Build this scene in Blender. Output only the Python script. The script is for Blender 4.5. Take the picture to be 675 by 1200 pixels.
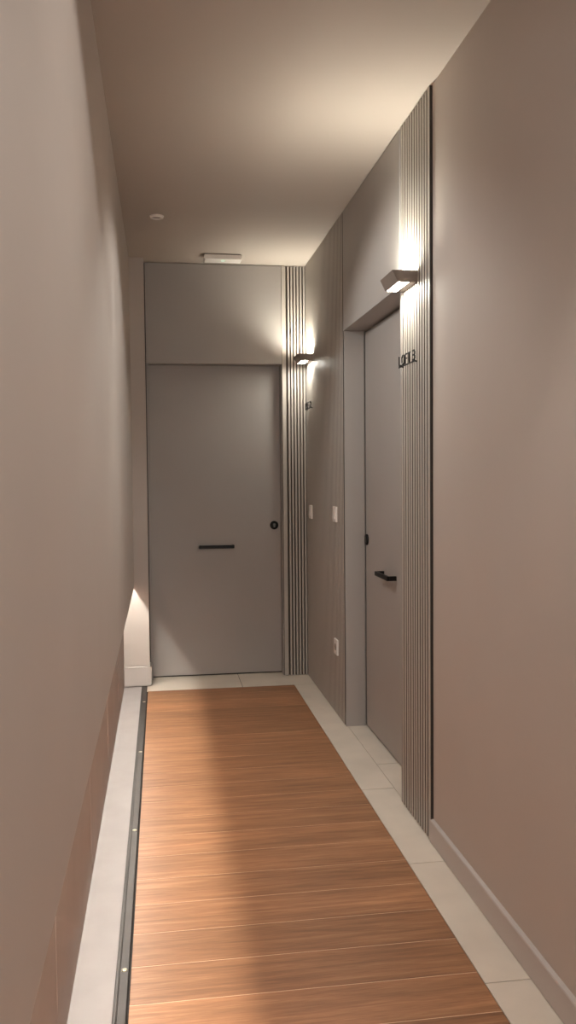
import bpy, bmesh, math, random
from mathutils import Vector, Matrix
random.seed(7)
S = bpy.context.scene
C = S.collection
for o in list(bpy.data.objects):
    bpy.data.objects.remove(o)

# ------------------------------------------------------------------ camera
cam_d = bpy.data.cameras.new('camera')
cam = bpy.data.objects.new('camera', cam_d); C.objects.link(cam)
FW = Vector((0.14582174, 0.98832454, -0.04416589))
RT = Vector((0.98919177, -0.14635155, -0.00899235))
UP = Vector((0.0153511, 0.04237725, 0.99898374))
cam.matrix_world = Matrix(((RT.x, UP.x, -FW.x, 0), (RT.y, UP.y, -FW.y, 0), (RT.z, UP.z, -FW.z, 1.35), (0, 0, 0, 1)))
cam_d.sensor_fit = 'VERTICAL'; cam_d.sensor_height = 36; cam_d.lens = 36 * 1006.57 / 1200
cam_d.clip_start = 0.02
S.camera = cam
# ------------------------------------------------------------------ world, exposure
W = bpy.data.worlds.new('world'); S.world = W; W.use_nodes = True
W.node_tree.nodes['Background'].inputs[0].default_value = (1, .86, .72, 1)
W.node_tree.nodes['Background'].inputs[1].default_value = 0.0
S.view_settings.view_transform = 'Standard'; S.view_settings.look = 'None'
S.view_settings.gamma = 1; S.view_settings.use_curve_mapping = False
S.view_settings.exposure = 0.0
# strength and colour: sconce lenses (upper, lower), strip under the left wall, fill added behind the camera, added wall spots
P_UP, C_UP = 242.51, (1, 0.97, 0.82)
P_DOWN, C_DOWN = 120.00, (1, 0.97, 0.85)
P_LED, C_LED = 165, (1, 0.97, 0.88)
P_CEIL, C_CEIL = 0.00, (1, 0.97, 0.9)
P_REAR, C_REAR = 31, (1, 0.97, 0.9)
P_T1, C_T1 = 20.52, (1, 0.98, 0.93)
P_T2, C_T2 = 19.63, (1, 0.96, 0.9)
P_T4, C_T4 = 35.30, (1, 0.98, 0.93)
P_T3, C_T3 = 15, (1, 0.98, 0.93)

def area(name, loc, rot, sx, sy, power, col, spread=180):
    d = bpy.data.lights.new(name, 'AREA'); d.shape = 'RECTANGLE'; d.size = sx; d.size_y = sy
    d.energy = power; d.color = col; d.spread = math.radians(spread)
    o = bpy.data.objects.new(name, d); C.objects.link(o); o.location = loc; o.rotation_euler = rot
    return o
def spot(name, loc, aim, half, power, col, blend=.1, size=.02):
    d = bpy.data.lights.new(name, 'SPOT'); d.energy = power; d.color = col
    d.spot_size = math.radians(2 * half); d.spot_blend = blend; d.shadow_soft_size = size
    o = bpy.data.objects.new(name, d); C.objects.link(o); o.location = loc
    o.rotation_euler = Vector(aim).to_track_quat('-Z', 'Y').to_euler()
    return o
# unseen fill lights added behind the camera, one overhead and one low
area('rear_fill_overhead', (.38, -.6, 2.70), (0, 0, 0), .7, .7, P_CEIL, C_CEIL)
area('rear_fill_low', (.38, -1.9, 1.4), (math.radians(90), 0, 0), 1.0, 1.6, P_REAR, C_REAR)
# spots added without fittings to light the side walls and right door
spot('added_wall_spot', (.85, 3.75, 2.2), (-1, 0, -1), 60, P_T1, C_T1, .35, .06)
spot('added_wall_spot', (.85, 1.75, 2.24), (-1, 0, -1), 60, P_T2, C_T2, .15, .05)
spot('added_wall_spot', (-.13, 3.6, 2.32), (1, -.1, -1), 57, P_T4, C_T4, .4, .08)
spot('added_wall_spot', (-.10, .45, 1.95), (1, 1.78, -1.15), 48, P_T3, C_T3, .2, .06)

# ------------------------------------------------------------------ dimensions
XR, XP = .958, .968            # face of the slats / painted right wall
XL, XLB = -.179, -.25          # upper left wall / recessed lower wall
H = 2.717
YE, YD = 5.642, 5.75           # end fascia / end door
YA, YB, YC = 4.455, 3.377, 2.985   # right door recess far, near; near end of slat panel
XD = 1.071
SD = .018                      # depth of the slats
Y0 = -2.0

# ------------------------------------------------------------------ materials
def lin(r, g, b):
    f = lambda c: (c / 255 / 12.92) if c / 255 <= .04045 else ((c / 255 + .055) / 1.055) ** 2.4
    return (f(r), f(g), f(b), 1)
def mat(name, col, rough=.6, metal=0, bump=0, bscale=300, vary=0, vscale=3, spec=.4):
    m = bpy.data.materials.new(name); m.use_nodes = True
    nt = m.node_tree; b = nt.nodes['Principled BSDF']
    b.inputs['Base Color'].default_value = col; b.inputs['Roughness'].default_value = rough
    b.inputs['Metallic'].default_value = metal; b.inputs['Specular IOR Level'].default_value = spec
    tc = nt.nodes.new('ShaderNodeTexCoord')
    if vary:
        n = nt.nodes.new('ShaderNodeTexNoise'); n.inputs['Scale'].default_value = vscale; n.inputs['Detail'].default_value = 6
        nt.links.new(tc.outputs['Object'], n.inputs['Vector'])
        r = nt.nodes.new('ShaderNodeValToRGB')
        r.color_ramp.elements[0].position = .3; r.color_ramp.elements[1].position = .7
        r.color_ramp.elements[0].color = tuple(c * (1 - vary) for c in col[:3]) + (1,)
        r.color_ramp.elements[1].color = tuple(min(1, c * (1 + vary)) for c in col[:3]) + (1,)
        nt.links.new(n.outputs['Fac'], r.inputs['Fac']); nt.links.new(r.outputs['Color'], b.inputs['Base Color'])
    if bump:
        n = nt.nodes.new('ShaderNodeTexNoise'); n.inputs['Scale'].default_value = bscale; n.inputs['Detail'].default_value = 3
        nt.links.new(tc.outputs['Object'], n.inputs['Vector'])
        bp = nt.nodes.new('ShaderNodeBump'); bp.inputs['Strength'].default_value = bump; bp.inputs['Distance'].default_value = .002
        nt.links.new(n.outputs['Fac'], bp.inputs['Height']); nt.links.new(bp.outputs['Normal'], b.inputs['Normal'])
    return m
def emit(name, col, strength):
    m = bpy.data.materials.new(name); m.use_nodes = True
    b = m.node_tree.nodes['Principled BSDF']
    b.inputs['Base Color'].default_value = (.8, .8, .8, 1)
    b.inputs['Emission Color'].default_value = tuple(col) + (1,); b.inputs['Emission Strength'].default_value = strength
    return m
M = {}
M['wall'] = mat('wall_paint', lin(195, 184, 176), .75, bump=.08, bscale=420, vary=.02, vscale=2)
M['ceil'] = mat('ceiling_paint', lin(186, 175, 166), .85, bump=.06, bscale=300)
M['low'] = mat('lower_wall_panel', lin(160, 142, 132), .6, vary=.05, vscale=4)
M['door'] = mat('door_lacquer', lin(166, 160, 156), .5, bump=.03, bscale=600, vary=.02, vscale=3)
M['slat'] = mat('slat_lacquer', lin(184, 176, 168), .5, bump=.05, bscale=200)
M['groove'] = mat('groove_shade', lin(88, 77, 68), .6)  # shade of the slat grooves put into the colour
M['edge'] = mat('edge_shade', lin(52, 44, 40), .6)  # dark tone standing in for shaded panel edges and narrow gaps
M['base'] = mat('baseboard_paint', lin(192, 183, 178), .5)
M['pil'] = mat('pilaster_paint', lin(192, 182, 175), .7, bump=.06)
M['black'] = mat('black_metal', lin(14, 12, 12), .42, 0, spec=.25)
M['steel'] = mat('brushed_steel', lin(110, 106, 102), .4, 1)
M['rail'] = mat('rail_metal', lin(66, 62, 60), .5, .4, vary=.12, vscale=8)
M['screw'] = mat('screw_brass', lin(190, 182, 164), .3, 1)
M['plinth'] = mat('painted_concrete', lin(158, 151, 149), .7, bump=.15, bscale=60, vary=.04, vscale=9)
M['white'] = mat('white_plastic', lin(244, 236, 230), .4)
M['grey'] = mat('grey_socket', lin(150, 140, 132), .5)
M['lamp'] = mat('lamp_bronze', lin(128, 116, 108), .45, .2)
M['sign'] = mat('sign_black', lin(14, 11, 10), .5)
M['up'] = emit('lamp_glow_upper', C_UP, P_UP)
M['down'] = emit('lamp_glow_lower', C_DOWN, P_DOWN)
M['led'] = emit('led_glow', C_LED, P_LED)
M['green'] = emit('green_indicator', (.35, 1, .55), .8)
M['grout'] = mat('grout', lin(222, 186, 156), .7)
M['dark'] = mat('dark_joint', lin(40, 34, 30), .8)

def tile_mat():
    m = mat('border_tile', lin(218, 206, 192), .5, vary=.07, vscale=5)
    return m
M['tile'] = tile_mat()
def wood_mat():
    m = bpy.data.materials.new('wood_boards'); m.use_nodes = True
    nt = m.node_tree; N = nt.nodes; L = nt.links; b = N['Principled BSDF']
    tc = N.new('ShaderNodeTexCoord'); geo = N.new('ShaderNodeNewGeometry')
    off = N.new('ShaderNodeVectorMath'); off.operation = 'SCALE'
    comb = N.new('ShaderNodeCombineXYZ')
    L.new(geo.outputs['Random Per Island'], comb.inputs[0]); L.new(geo.outputs['Random Per Island'], comb.inputs[1])
    L.new(comb.outputs[0], off.inputs[0]); off.inputs['Scale'].default_value = 37
    add = N.new('ShaderNodeVectorMath'); L.new(tc.outputs['Object'], add.inputs[0]); L.new(off.outputs[0], add.inputs[1])
    def noise(sx, sy, detail, rough=.6, dist=0):
        mp = N.new('ShaderNodeMapping'); mp.inputs['Scale'].default_value = (sx, sy, 1)
        L.new(add.outputs[0], mp.inputs[0])
        n = N.new('ShaderNodeTexNoise'); n.inputs['Scale'].default_value = 1; n.inputs['Detail'].default_value = detail
        n.inputs['Roughness'].default_value = rough; n.inputs['Distortion'].default_value = dist
        L.new(mp.outputs[0], n.inputs['Vector']); return n
    n1 = noise(3.0, 46, 6, .62, .5); n2 = noise(14, 300, 4); n3 = noise(1.2, 9, 3)
    r1 = N.new('ShaderNodeValToRGB'); e = r1.color_ramp.elements
    e[0].position = .28; e[0].color = lin(138, 96, 68); e[1].position = .74; e[1].color = lin(190, 143, 104)
    x = e.new(.52); x.color = lin(167, 119, 84)
    L.new(n1.outputs['Fac'], r1.inputs['Fac'])
    mix = N.new('ShaderNodeMix'); mix.data_type = 'RGBA'; mix.blend_type = 'MULTIPLY'; mix.inputs['Factor'].default_value = .55
    r2 = N.new('ShaderNodeValToRGB'); r2.color_ramp.elements[0].position = .3; r2.color_ramp.elements[1].position = .6
    r2.color_ramp.elements[0].color = (.62, .58, .55, 1); r2.color_ramp.elements[1].color = (1, 1, 1, 1)
    L.new(n2.outputs['Fac'], r2.inputs['Fac']); L.new(r1.outputs['Color'], mix.inputs['A']); L.new(r2.outputs['Color'], mix.inputs['B'])
    hs = N.new('ShaderNodeHueSaturation'); L.new(mix.outputs['Result'], hs.inputs['Color'])
    mr = N.new('ShaderNodeMapRange'); mr.inputs['To Min'].default_value = .84; mr.inputs['To Max'].default_value = 1.12
    L.new(geo.outputs['Random Per Island'], mr.inputs['Value'])
    mu = N.new('ShaderNodeMath'); mu.operation = 'MULTIPLY'
    mr3 = N.new('ShaderNodeMapRange'); mr3.inputs['From Min'].default_value = .3; mr3.inputs['From Max'].default_value = .7
    mr3.inputs['To Min'].default_value = .82; mr3.inputs['To Max'].default_value = 1.14
    L.new(n3.outputs['Fac'], mr3.inputs['Value']); L.new(mr.outputs[0], mu.inputs[0]); L.new(mr3.outputs[0], mu.inputs[1])
    L.new(mu.outputs[0], hs.inputs['Value'])
    L.new(hs.outputs['Color'], b.inputs['Base Color'])
    b.inputs['Roughness'].default_value = .42; b.inputs['Specular IOR Level'].default_value = .4
    bp = N.new('ShaderNodeBump'); bp.inputs['Strength'].default_value = .12; bp.inputs['Distance'].default_value = .002
    L.new(n2.outputs['Fac'], bp.inputs['Height']); L.new(bp.outputs['Normal'], b.inputs['Normal'])
    return m
M['wood'] = wood_mat()

# ------------------------------------------------------------------ mesh helpers
def box(bm, x0, x1, y0, y1, z0, z1, mi=0):
    v = [bm.verts.new((x, y, z)) for z in (z0, z1) for y in (y0, y1) for x in (x0, x1)]
    for q in ((0, 2, 3, 1), (4, 5, 7, 6), (0, 1, 5, 4), (2, 6, 7, 3), (0, 4, 6, 2), (1, 3, 7, 5)):
        bm.faces.new([v[i] for i in q]).material_index = mi
def prism(bm, pts, axis, a0, a1, mi=0):
    """extrude a 2-D outline along an axis: 'x' -> (y,z), 'y' -> (x,z), 'z' -> (x,y)"""
    def co(p, a):
        return {'x': (a, p[0], p[1]), 'y': (p[0], a, p[1]), 'z': (p[0], p[1], a)}[axis]
    A = [bm.verts.new(co(p, a0)) for p in pts]; B = [bm.verts.new(co(p, a1)) for p in pts]
    n = len(pts)
    fs = [bm.faces.new(A), bm.faces.new(B[::-1])]
    for i in range(n):
        fs.append(bm.faces.new((A[i], B[i], B[(i + 1) % n], A[(i + 1) % n])))
    for f in fs: f.material_index = mi
def lathe(bm, prof, center, axis, seg=32, mi=0):
    """revolve (radius, along) profile round an axis through center; closed with caps"""
    rings = []
    for r, a in prof:
        ring = []
        for k in range(seg):
            t = 2 * math.pi * k / seg; c, s = r * math.cos(t), r * math.sin(t)
            d = {'x': (a, c, s), 'y': (c, a, s), 'z': (c, s, a)}[axis]
            ring.append(bm.verts.new([center[i] + d[i] for i in range(3)]))
        rings.append(ring)
    for A, B in zip(rings, rings[1:]):
        for k in range(seg):
            f = bm.faces.new((A[k], A[(k + 1) % seg], B[(k + 1) % seg], B[k])); f.material_index = mi; f.smooth = True
    bm.faces.new(rings[0]).material_index = mi; bm.faces.new(rings[-1][::-1]).material_index = mi
def obj(name, bm, ms, parent=None, bevel=0, org=None, seg=2):
    bmesh.ops.recalc_face_normals(bm, faces=bm.faces)
    me = bpy.data.meshes.new(name); 
    if org is not None:
        bmesh.ops.translate(bm, verts=bm.verts, vec=[-c for c in org])
    bm.to_mesh(me); bm.free()
    for m in (ms if isinstance(ms, (list, tuple)) else [ms]): me.materials.append(m)
    o = bpy.data.objects.new(name, me); C.objects.link(o)
    if parent is not None: o.parent = parent
    elif org is not None: o.location = org
    if bevel:
        b = o.modifiers.new('bevel', 'BEVEL'); b.width = bevel; b.segments = seg; b.limit_method = 'ANGLE'; b.angle_limit = math.radians(40)
    return o
def struct(name, bm, ms, parent=None, **k):
    o = obj(name, bm, ms, parent, **k)
    if parent is None: o['kind'] = 'structure'
    return o
def thing(name, label, cat, loc, group=None):
    o = bpy.data.objects.new(name, None); C.objects.link(o); o.location = loc; o.empty_display_size = .05
    o['label'] = label; o['category'] = cat
    if group: o['group'] = group
    return o
def tag(o, label, cat, group=None):
    o['label'] = label; o['category'] = cat
    if group: o['group'] = group
    return o
def rel(p, loc): return tuple(p[i] - loc[i] for i in range(3))
NB = bmesh.new

# ------------------------------------------------------------------ floor
JY, PW = 2.684, .1717
WX0, WX1, WYE = -.100, .826, 5.39
bm = NB()
box(bm, WX0, WX1, Y0, WYE, -.05, -.0008, 1)
y = JY - PW * 28
while y < WYE - .005:
    a, b = max(y + .0018, Y0), min(y + PW - .0018, WYE)
    if b > a: box(bm, WX0, WX1, a, b, -.0009, 0, 0)
    y += PW
struct('floor', bm, [M['wood'], M['grout']], bevel=.0003, seg=1)
# beige tile border: right strip, end strip, door recess
bm = NB()
G = .0018
box(bm, WX1, 1.2, Y0, YE + .3, -.05, -.004, 1); box(bm, -.11, WX1, WYE, YE + .3, -.05, -.004, 1)
ys = [Y0] + [2.115 - .7065 * k for k in range(5, -1, -1)] + [2.115 + .7065 * k for k in range(1, 3)] + [WYE]
for a, b in zip(ys, ys[1:]):
    if b - a > .02: box(bm, WX1 + .002, XR + .012, a + G, b - G, -.004, 0)
for a, b in ((YB - .02, 3.83), (3.83, YA + .02)):
    box(bm, XR + .0138, XD + .03, a + G, b - G, -.004, 0)
for a, b in ((-.108, .495), (.495, XR + .012)):
    box(bm, a + G, b - G, WYE + .002, YD + .05, -.004, 0)
struct('floor_tiles', bm, [M['tile'], M['dark']])
# painted concrete strip along the left wall
bm = NB(); box(bm, XLB - .05, -.1405, Y0, 5.535, -.05, 0)
struct('floor_strip', bm, M['plinth'], bevel=.002)

# ------------------------------------------------------------------ ceiling
bm = NB(); box(bm, -.5, 1.4, Y0 - .1, 6.0, H, H + .1)
struct('ceiling', bm, M['ceil'])

# ------------------------------------------------------------------ left wall: upper face hanging clear of a recessed lower wall
ZL = .64
bm = NB()
box(bm, XL - .010, XL, Y0, 5.53, ZL, H)                       # hanging face
box(bm, XLB - .05, XL - .010, Y0, 5.53, ZL + .12, H)          # core above the light slot
box(bm, XLB - .05, XLB, Y0, 5.53, -.05, ZL + .12, 1)          # recessed lower wall
wl = struct('wall_left', bm, [M['wall'], M['low']])
bm = NB()
for yj in (1.0, 1.95, 2.9, 3.85, 4.8): box(bm, XLB - .001, XLB + .0006, yj - .0015, yj + .0015, .0, ZL + .11)
obj('panel_joint', bm, M['low'], wl)
bm = NB(); box(bm, XLB + .009, XLB + .019, Y0 + .05, 5.50, ZL + .074, ZL + .079)
obj('light_strip', bm, M['led'], wl)['label'] = 'warm light strip hidden in the slot under the upper wall'

# ------------------------------------------------------------------ end wall
bm = NB()
box(bm, -.4, 1.3, YD + .06, YD + .16, -.05, H)                # core
struct('wall_end', bm, M['door'])
# pilaster stub at the left end with its own baseboard
bm = NB(); box(bm, XLB - .02, -.088, 5.53, YE + .17, -.05, H)
struct('wall_pilaster', bm, M['pil'], bevel=.002)
bm = NB()
box(bm, XLB, -.078, 5.515, 5.531, .006, .127); box(bm, -.0885, -.078, 5.531, YE + .02, .006, .127)
struct('baseboard_end', bm, M['base'], bevel=.002)
# fascia over the end door
bm = NB(); box(bm, -.083, .80, YE, YD + .06, 2.072, H - .004)
box(bm, -.0875, -.0835, YE + .004, YD + .06, 0, H - .004, 1)
struct('trim_1', bm, [M['door'], M['edge']], bevel=.0015)

def pull_mesh(axis, c, L=.235, d=.046, t=.021, w=.014):
    """axis 'x': bar along x on a door facing -y;  axis 'y': bar along y on a door facing -x; c = centre on the door face"""
    def b(bm, u0, u1, o0, o1, z0, z1):
        if axis == 'x': box(bm, c[0] + u0, c[0] + u1, c[1] - o1, c[1] - o0, c[2] + z0, c[2] + z1)
        else: box(bm, c[0] - o1, c[0] - o0, c[1] + u0, c[1] + u1, c[2] + z0, c[2] + z1)
    bm = NB(); b(bm, -L / 2, L / 2, d - w, d, -t / 2, t / 2)
    r = NB(); r2 = NB()
    b(r, -L / 2, -L / 2 + w, 0, d - w, -t / 2, t / 2); b(r2, L / 2 - w, L / 2, 0, d - w, -t / 2, t / 2)
    return bm, r, r2
def pull(parent, axis, c):
    bar, r1, r2 = pull_mesh(axis, c)
    h = obj('handle', bar, M['black'], parent, bevel=.0015)
    obj('bracket', r1, M['black'], h, bevel=.001); obj('bracket', r2, M['black'], h, bevel=.001)
def lock(parent, axis, c, sgn=-1):
    bm = NB(); k = sgn
    lathe(bm, [(.0285, 0), (.0285, k * .007), (.0255, k * .010), (.0135, k * .010)], c, axis)
    l = obj('lock', bm, M['black'], parent)
    bm = NB(); lathe(bm, [(.0085, k * .0098), (.0085, k * .0125)], (c[0], c[1], c[2] + .004), axis, 20)
    i = 1 if axis == 'x' else 0
    x0 = list(c); 
    if axis == 'y': box(bm, c[0] - .005, c[0] + .005, c[1] - .0125, c[1] - .0098, c[2] - .014, c[2] + .004)
    else: box(bm, c[0] - .0125, c[0] - .0098, c[1] - .005, c[1] + .005, c[2] - .014, c[2] + .004)
    obj('key_cylinder', bm, M['steel'], l)['label'] = 'steel key cylinder'

# end door
d1 = bpy.data.objects.new('door_1', None); C.objects.link(d1); d1['kind'] = 'structure'
d1['label'] = 'grey flush door closing the far end of the corridor'
bm = NB(); box(bm, -.076, .797, YD, YD + .042, .008, 2.088)
leaf = obj('door_leaf', bm, M['door'], d1, bevel=.002)
bm = NB()
box(bm, -.0835, -.0705, YE + .03, YD - .002, 0, 2.071)
box(bm, .7975, .83, YE + .02, YD + .05, 0, 2.071)
box(bm, -.0835, .80, YD + .001, YD + .06, 2.0905, 2.14)
obj('door_frame', bm, M['door'], d1, bevel=.001)
bm = NB(); box(bm, -.07, .797, YD + .005, YD + .05, .0005, .0078)
obj('door_seal', bm, M['dark'], d1)
pull(leaf, 'x', (.3615, YD, .869))
lock(leaf, 'y', (.753, YD, 1.006))

# ------------------------------------------------------------------ right wall
bm = NB()
box(bm, XP, 1.25, Y0, YC - .004, -.05, H)
box(bm, XR + SD + .0045, 1.25, YC - .004, YB - .014, -.05, H, 1)
box(bm, XR + SD + .0045, 1.25, YA + .014, 5.95, -.05, H, 1)
box(bm, XD + .06, 1.25, YB - .014, YA + .014, -.05, H, 1)
struct('wall_right', bm, [M['wall'], M['door']])
bm = NB()
prism(bm, [(XP, .002), (XP - .0145, .002), (XP - .0145, .080), (XP - .0125, .084), (XP, .086)], 'y', Y0, YC - .006)
struct('baseboard_right', bm, M['base'], bevel=.001)
# fascia over the right door
bm = NB(); box(bm, XR, XD + .06, YB, YA - .002, 2.097, H - .004)
struct('trim_2', bm, M['door'], bevel=.0015)

# right door
d2 = bpy.data.objects.new('door_2', None); C.objects.link(d2); d2['kind'] = 'structure'
d2['label'] = 'grey flush door set back in the right wall'
bm = NB(); box(bm, XD, XD + .042, YB + .004, YA - .020, .008, 2.088)
leaf2 = obj('door_leaf', bm, M['door'], d2, bevel=.002)
bm = NB()
box(bm, XR + .002, XD - .004, YA - .014, YA - .002, 0, 2.096)            # far jamb
box(bm, XR + .002, XD - .004, YB - .013, YB - .0005, 0, 2.0965)          # near jamb
box(bm, XD + .012, XD + .055, YA - .018, YA + .012, 0, 2.096)
obj('door_frame', bm, M['door'], d2, bevel=.001)
bm = NB(); box(bm, XD + .006, XD + .05, YB + .004, YA - .03, .0005, .0078)
obj('door_seal', bm, M['dark'], d2)
pull(leaf2, 'y', (XD, 3.955, .862))
lock(leaf2, 'x', (XD, 4.402, 1.002))

# ------------------------------------------------------------------ slatted panels
def shade_grooves(bm, ax):
    """the grooves between the slats (sides and back) are painted darker than the slat faces to imitate shade"""
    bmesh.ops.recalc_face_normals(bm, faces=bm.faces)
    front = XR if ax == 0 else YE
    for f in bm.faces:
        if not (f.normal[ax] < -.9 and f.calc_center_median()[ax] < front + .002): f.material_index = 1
def slats(y0, y1, pitch, w, near_wide=0, far_wide=0):
    bm = NB()
    box(bm, XR + SD, XR + SD + .004, y0, y1, .002, H - .003)
    y = y0
    if near_wide: box(bm, XR, XR + SD, y0, y0 + near_wide, .002, H - .003); y = y0 + near_wide + (pitch - w)
    n = max(1, round((y1 - far_wide - y) / pitch)); p = (y1 - far_wide - y) / n
    for k in range(n): box(bm, XR, XR + SD, y + k * p, y + k * p + p - (pitch - w), .002, H - .003)
    if far_wide: box(bm, XR, XR + SD, y1 - far_wide, y1, .002, H - .003)
    shade_grooves(bm, 0)
    return bm
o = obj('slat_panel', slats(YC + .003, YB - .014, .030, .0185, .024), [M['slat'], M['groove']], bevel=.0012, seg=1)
tag(o, 'tall narrow slatted panel at the near side of the right door, carrying a lamp', 'slatted panel', 'grey vertical slat panels')
bm = NB(); box(bm, XR + .001, XR + SD + .003, YC - .003, YC + .0025, .088, H - .003)  # shade on the panel's near side, painted as a strip
e = obj('edge_shade_strip', bm, M['edge'], o); e['label'] = 'dark strip painted as edge shade'
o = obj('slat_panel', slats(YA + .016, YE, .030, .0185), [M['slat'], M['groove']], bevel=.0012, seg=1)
tag(o, 'wide slatted panel between the right door and the far corner, with white plates', 'slatted panel', 'grey vertical slat panels')
bm = NB(); box(bm, XR + .003, XR + SD + .003, YA + .001, YA + .0145, .002, H - .003)  # shade in the gap beside the jamb, painted as a strip
e = obj('edge_shade_strip', bm, M['edge'], o); e['label'] = 'dark strip painted as edge shade'
bm = NB()
box(bm, .831, XR + SD, YE + SD, YE + .10, .002, H - .003)
box(bm, .801, .8295, YE, YE + .10, .002, H - .003)
n = 6; p = (XR - .834) / n
for k in range(n): box(bm, .834 + k * p + .0058, .834 + (k + 1) * p - .0005, YE, YE + SD, .002, H - .003)
shade_grooves(bm, 1)
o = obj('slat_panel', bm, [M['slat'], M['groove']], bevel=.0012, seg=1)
tag(o, 'narrow slatted strip on the end wall between the far door and the corner', 'slatted panel', 'grey vertical slat panels')

# ------------------------------------------------------------------ wall lamps
ZT, ZB = 2.105, 2.061
FT, FB = .096, .074            # how far the front stands out at its top and bottom edge
LH = .18
def sconce(yc, label):
    loc = (XR, yc, ZB)
    t = thing('wall_lamp', label, 'wall lamp', loc, 'up and down wall lamps')
    h = ZT - ZB; w = LH / 2; k = .0035
    bm = NB()
    prism(bm, [(-FB, 0), (-FT, h), (-FT + k, h), (-FB + k, 0)], 'y', -w, w)
    for s in (-1, 1):
        a, b = (-w, -w + k) if s < 0 else (w - k, w)
        prism(bm, [(-FB + k, 0), (-FT + k, h), (0, h), (0, 0)], 'y', a, b)
    obj('shade', bm, M['lamp'], t, bevel=.0008, seg=1)
    bm = NB()
    box(bm, -.006, 0, -w + k, w - k, .0005, h - .001)
    box(bm, -.030, -.006, -w + k, w - k, .0005, .004)
    obj('back_plate', bm, M['lamp'], t)
    for nm, z0, z1, m in (('lower_lens', .002, .0055, 'down'), ('upper_lens', .014, .018, 'up')):
        f = lambda z: -(FB + (FT - FB) * z / h) + k + .0005
        bm = NB(); bk = -.0305 if nm == 'lower_lens' else -.0065
        sec = [(f(z0), z0), (f(z1), z1), (bk, z1), (bk, z0)] if nm == 'lower_lens' else [(-.074, .037), (-.032, .010), (-.074, .010)]
        prism(bm, sec, 'y', -w + k + .0005, w - k - .0005)
        obj(nm, bm, M[m], t)['label'] = 'glowing warm white lens'
    return t
sconce(3.225, 'lit wedge-shaped wall lamp on the near slatted panel beside the right door')
sconce(5.447, 'lit wedge-shaped wall lamp near the far corner beside the end door')
# ------------------------------------------------------------------ number signs
def stroke(bm, pts, th, x0, x1, closed=False):
    """flat strokes in the (y,z) plane given as (u,v); u runs towards the viewer's right = -y"""
    n = len(pts); rng = range(n if closed else n - 1)
    for i in rng:
        a, b = Vector(pts[i]), Vector(pts[(i + 1) % n]); d = (b - a).normalized(); q = Vector((-d.y, d.x)) * th / 2
        e = d * th / 2
        prism(bm, [tuple(p) for p in (a - e + q, b + e + q, b + e - q, a - e - q)], 'x', x0, x1)
LET = {
    'L': (.026, [([(0, 1), (0, 0), (1, 0)], False)]),
    'O': (.033, [([(.28, 0), (.72, 0), (1, .22), (1, .78), (.72, 1), (.28, 1), (0, .78), (0, .22)], True)]),
    'F': (.024, [([(0, 0), (0, 1), (1, 1)], False), ([(0, .52), (.8, .52)], False)]),
    'T': (.028, [([(0, 1), (1, 1)], False), ([(.5, 1), (.5, 0)], False)]),
    '3': (.028, [([(0, 1), (.7, 1), (1, .84), (1, .64), (.75, .52), (.35, .52)], False), ([(.75, .52), (1, .4), (1, .16), (.7, 0), (0, 0)], False)]),
    '2': (.028, [([(0, .8), (.25, 1), (.75, 1), (1, .8), (1, .6), (0, 0), (1, 0)], False)]),
}
def sign(y_left, num, label):
    loc = (XR - .014, y_left, 1.7655)
    t = thing('door_sign', label, 'sign', loc, 'standoff door signs')
    u = 0.004; th = .0046; hh = .0345; z0 = .0085
    starts = []
    for ch in 'LOFT ' + num:
        if ch == ' ': u += .020; continue
        w, st = LET[ch]
        bm = NB()
        for pts, cl in st:
            stroke(bm, [(-(u + p[0] * w), z0 + p[1] * hh) for p in pts], th, -.0021, .0021, cl)
        obj('letter' if ch.isalpha() else 'numeral', bm, M['sign'], t)
        u += w + .0128
    L = u - .004
    bm = NB(); box(bm, -.0012, .0012, -L, .003, 0, .0055)
    obj('base_bar', bm, M['sign'], t)
    for uu in (.02, L - .02):
        bm = NB(); lathe(bm, [(.0022, .0012), (.0022, .014)], (0, -uu, .003), 'x', 12)
        obj('standoff_pin', bm, M['sign'], t)
    return t
sign(3.338, '3', 'black LOFT 3 sign on the near slatted panel under its lamp')
sign(5.578, '2', 'small black sign under the far wall lamp near the corner')
# ------------------------------------------------------------------ switches and socket
def plate(yn, zc, name, label, cat, socket):
    w, h, t = .084, .086, .010
    loc = (XR, yn + w / 2, zc)
    r = thing(name, label, cat, loc, None if socket else 'white light switches')
    bm = NB(); box(bm, -t, 0, -w / 2, w / 2, -h / 2, h / 2); obj('cover_plate', bm, M['white'], r, bevel=.002)
    if socket:
        bm = NB(); lathe(bm, [(.020, -t - .0008), (.0205, -t + .001)], (0, 0, 0), 'x', 24)
        s = obj('socket_well', bm, M['grey'], r); s['label'] = 'round grey socket well'
        for s_ in (-1, 1):
            bm = NB(); lathe(bm, [(.0025, -t - .0014), (.0025, -t)], (0, s_ * .0095, 0), 'x', 10); obj('pin_hole', bm, M['dark'], s)
    else:
        bm = NB(); prism(bm, [(-t - .0055, -.026), (-t - .0015, .026), (-t, .026), (-t, -.026)], 'y', -.026, .026)
        obj('rocker', bm, M['white'], r, bevel=.0008, seg=1)
plate(4.631, 1.125, 'light_switch', 'white light switch on the far slatted panel, nearer the right door', 'light switch', False)
plate(5.411, 1.105, 'light_switch', 'white light switch on the far slatted panel, close to the corner', 'light switch', False)
plate(4.622, .385, 'wall_socket', 'white wall socket low on the far slatted panel', 'socket', True)

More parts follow.
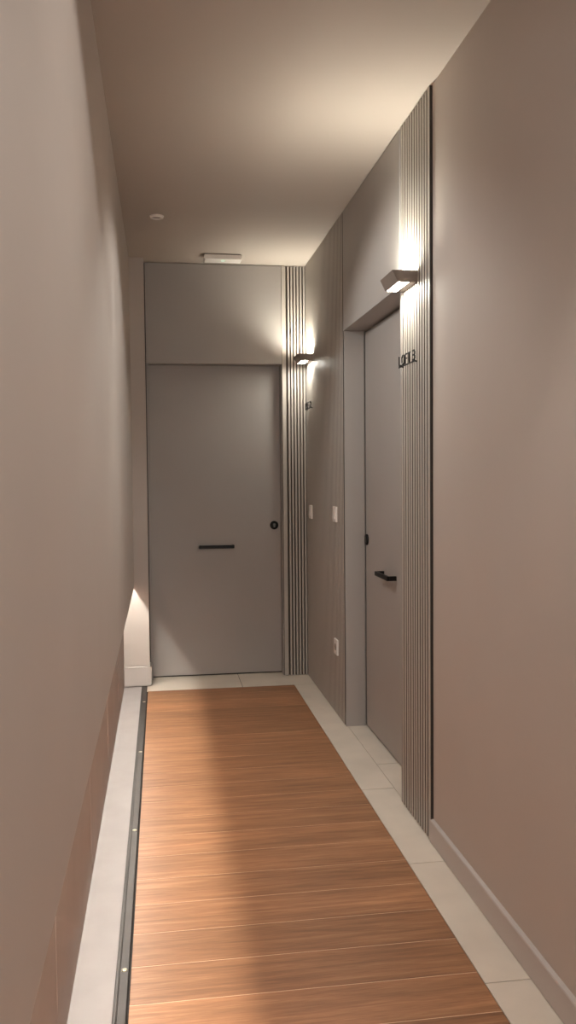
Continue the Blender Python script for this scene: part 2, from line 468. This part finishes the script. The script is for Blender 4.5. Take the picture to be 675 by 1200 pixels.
# ------------------------------------------------------------------ ceiling fittings
loc = (.403, 5.432, H)
t = thing('emergency_light', 'white oblong emergency light on the ceiling before the end door', 'emergency light', loc)
bm = NB(); box(bm, -.110, .110, -.042, .042, -.006, 0); obj('mounting_plate', bm, M['grey'], t)
bm = NB(); prism(bm, [(-.117, -.006), (.117, -.006), (.117, -.028), (.112, -.034), (-.112, -.034), (-.117, -.028)], 'y', -.05, .05)
obj('housing', bm, M['white'], t, bevel=.003)
bm = NB(); lathe(bm, [(.011, -.0362), (.012, -.0335)], (0, -.012, 0), 'z', 18)
obj('indicator', bm, M['green'], t)['label'] = 'pale green glowing indicator'
loc = (0, 4.65, H)
t = thing('ceiling_sensor', 'small round white sensor on the ceiling near the left wall', 'sensor', loc)
bm = NB(); lathe(bm, [(.026, -.0005), (.0262, -.009), (.029, -.0125), (.034, -.0105), (.0375, 0)], (0, 0, 0), 'z', 36)
bm.faces.ensure_lookup_table()
obj('rim', bm, M['white'], t)
bm = NB(); lathe(bm, [(.0257, -.0002), (.024, -.005), (.008, -.009), (.001, -.0095)], (0, 0, 0), 'z', 28)
obj('lens', bm, M['grey'], t)

# ------------------------------------------------------------------ metal rail with screws between strip and wood
loc = (-.1225, 0, 0)
bm = NB()
prism(bm, [(-.018, 0), (-.018, .005), (-.0165, .006), (.0145, .006), (.016, .005), (.016, 0)], 'y', Y0, 5.50)
prism(bm, [(-.010, .006), (-.008, .0068), (-.006, .006)], 'y', Y0, 5.50)
r = obj('floor_rail', bm, M['rail'], org=(0, 0, 0)); r.location = loc
tag(r, 'long grey metal rail between the concrete strip and the wood floor', 'rail')
bm = NB(); box(bm, .016, .0222, Y0, 5.50, -.03, -.004); obj('shadow_gap', bm, M['dark'], r)['label'] = 'black gap beside the wood'
s0 = None
for yy in (2.32 - .932 * 1, 2.32, 3.252, 4.184, 5.116):
    if s0 is None:
        bm = NB(); lathe(bm, [(.0085, 0), (.0085, .0014), (.006, .0026), (.0022, .0026), (.002, .0008)], (0, 0, 0), 'z', 20)
        s0 = obj('screw', bm, M['screw'], r); s0['label'] = 'pale brass screw head'; s = s0
    else:
        s = s0.copy(); C.objects.link(s); s.parent = r
    s.location = (.004, yy, .0058)

# ------------------------------------------------------------------ wall behind the camera
bm = NB(); box(bm, -.5, 1.4, Y0 - .1, Y0, -.05, H)
struct('wall_back', bm, M['wall'])
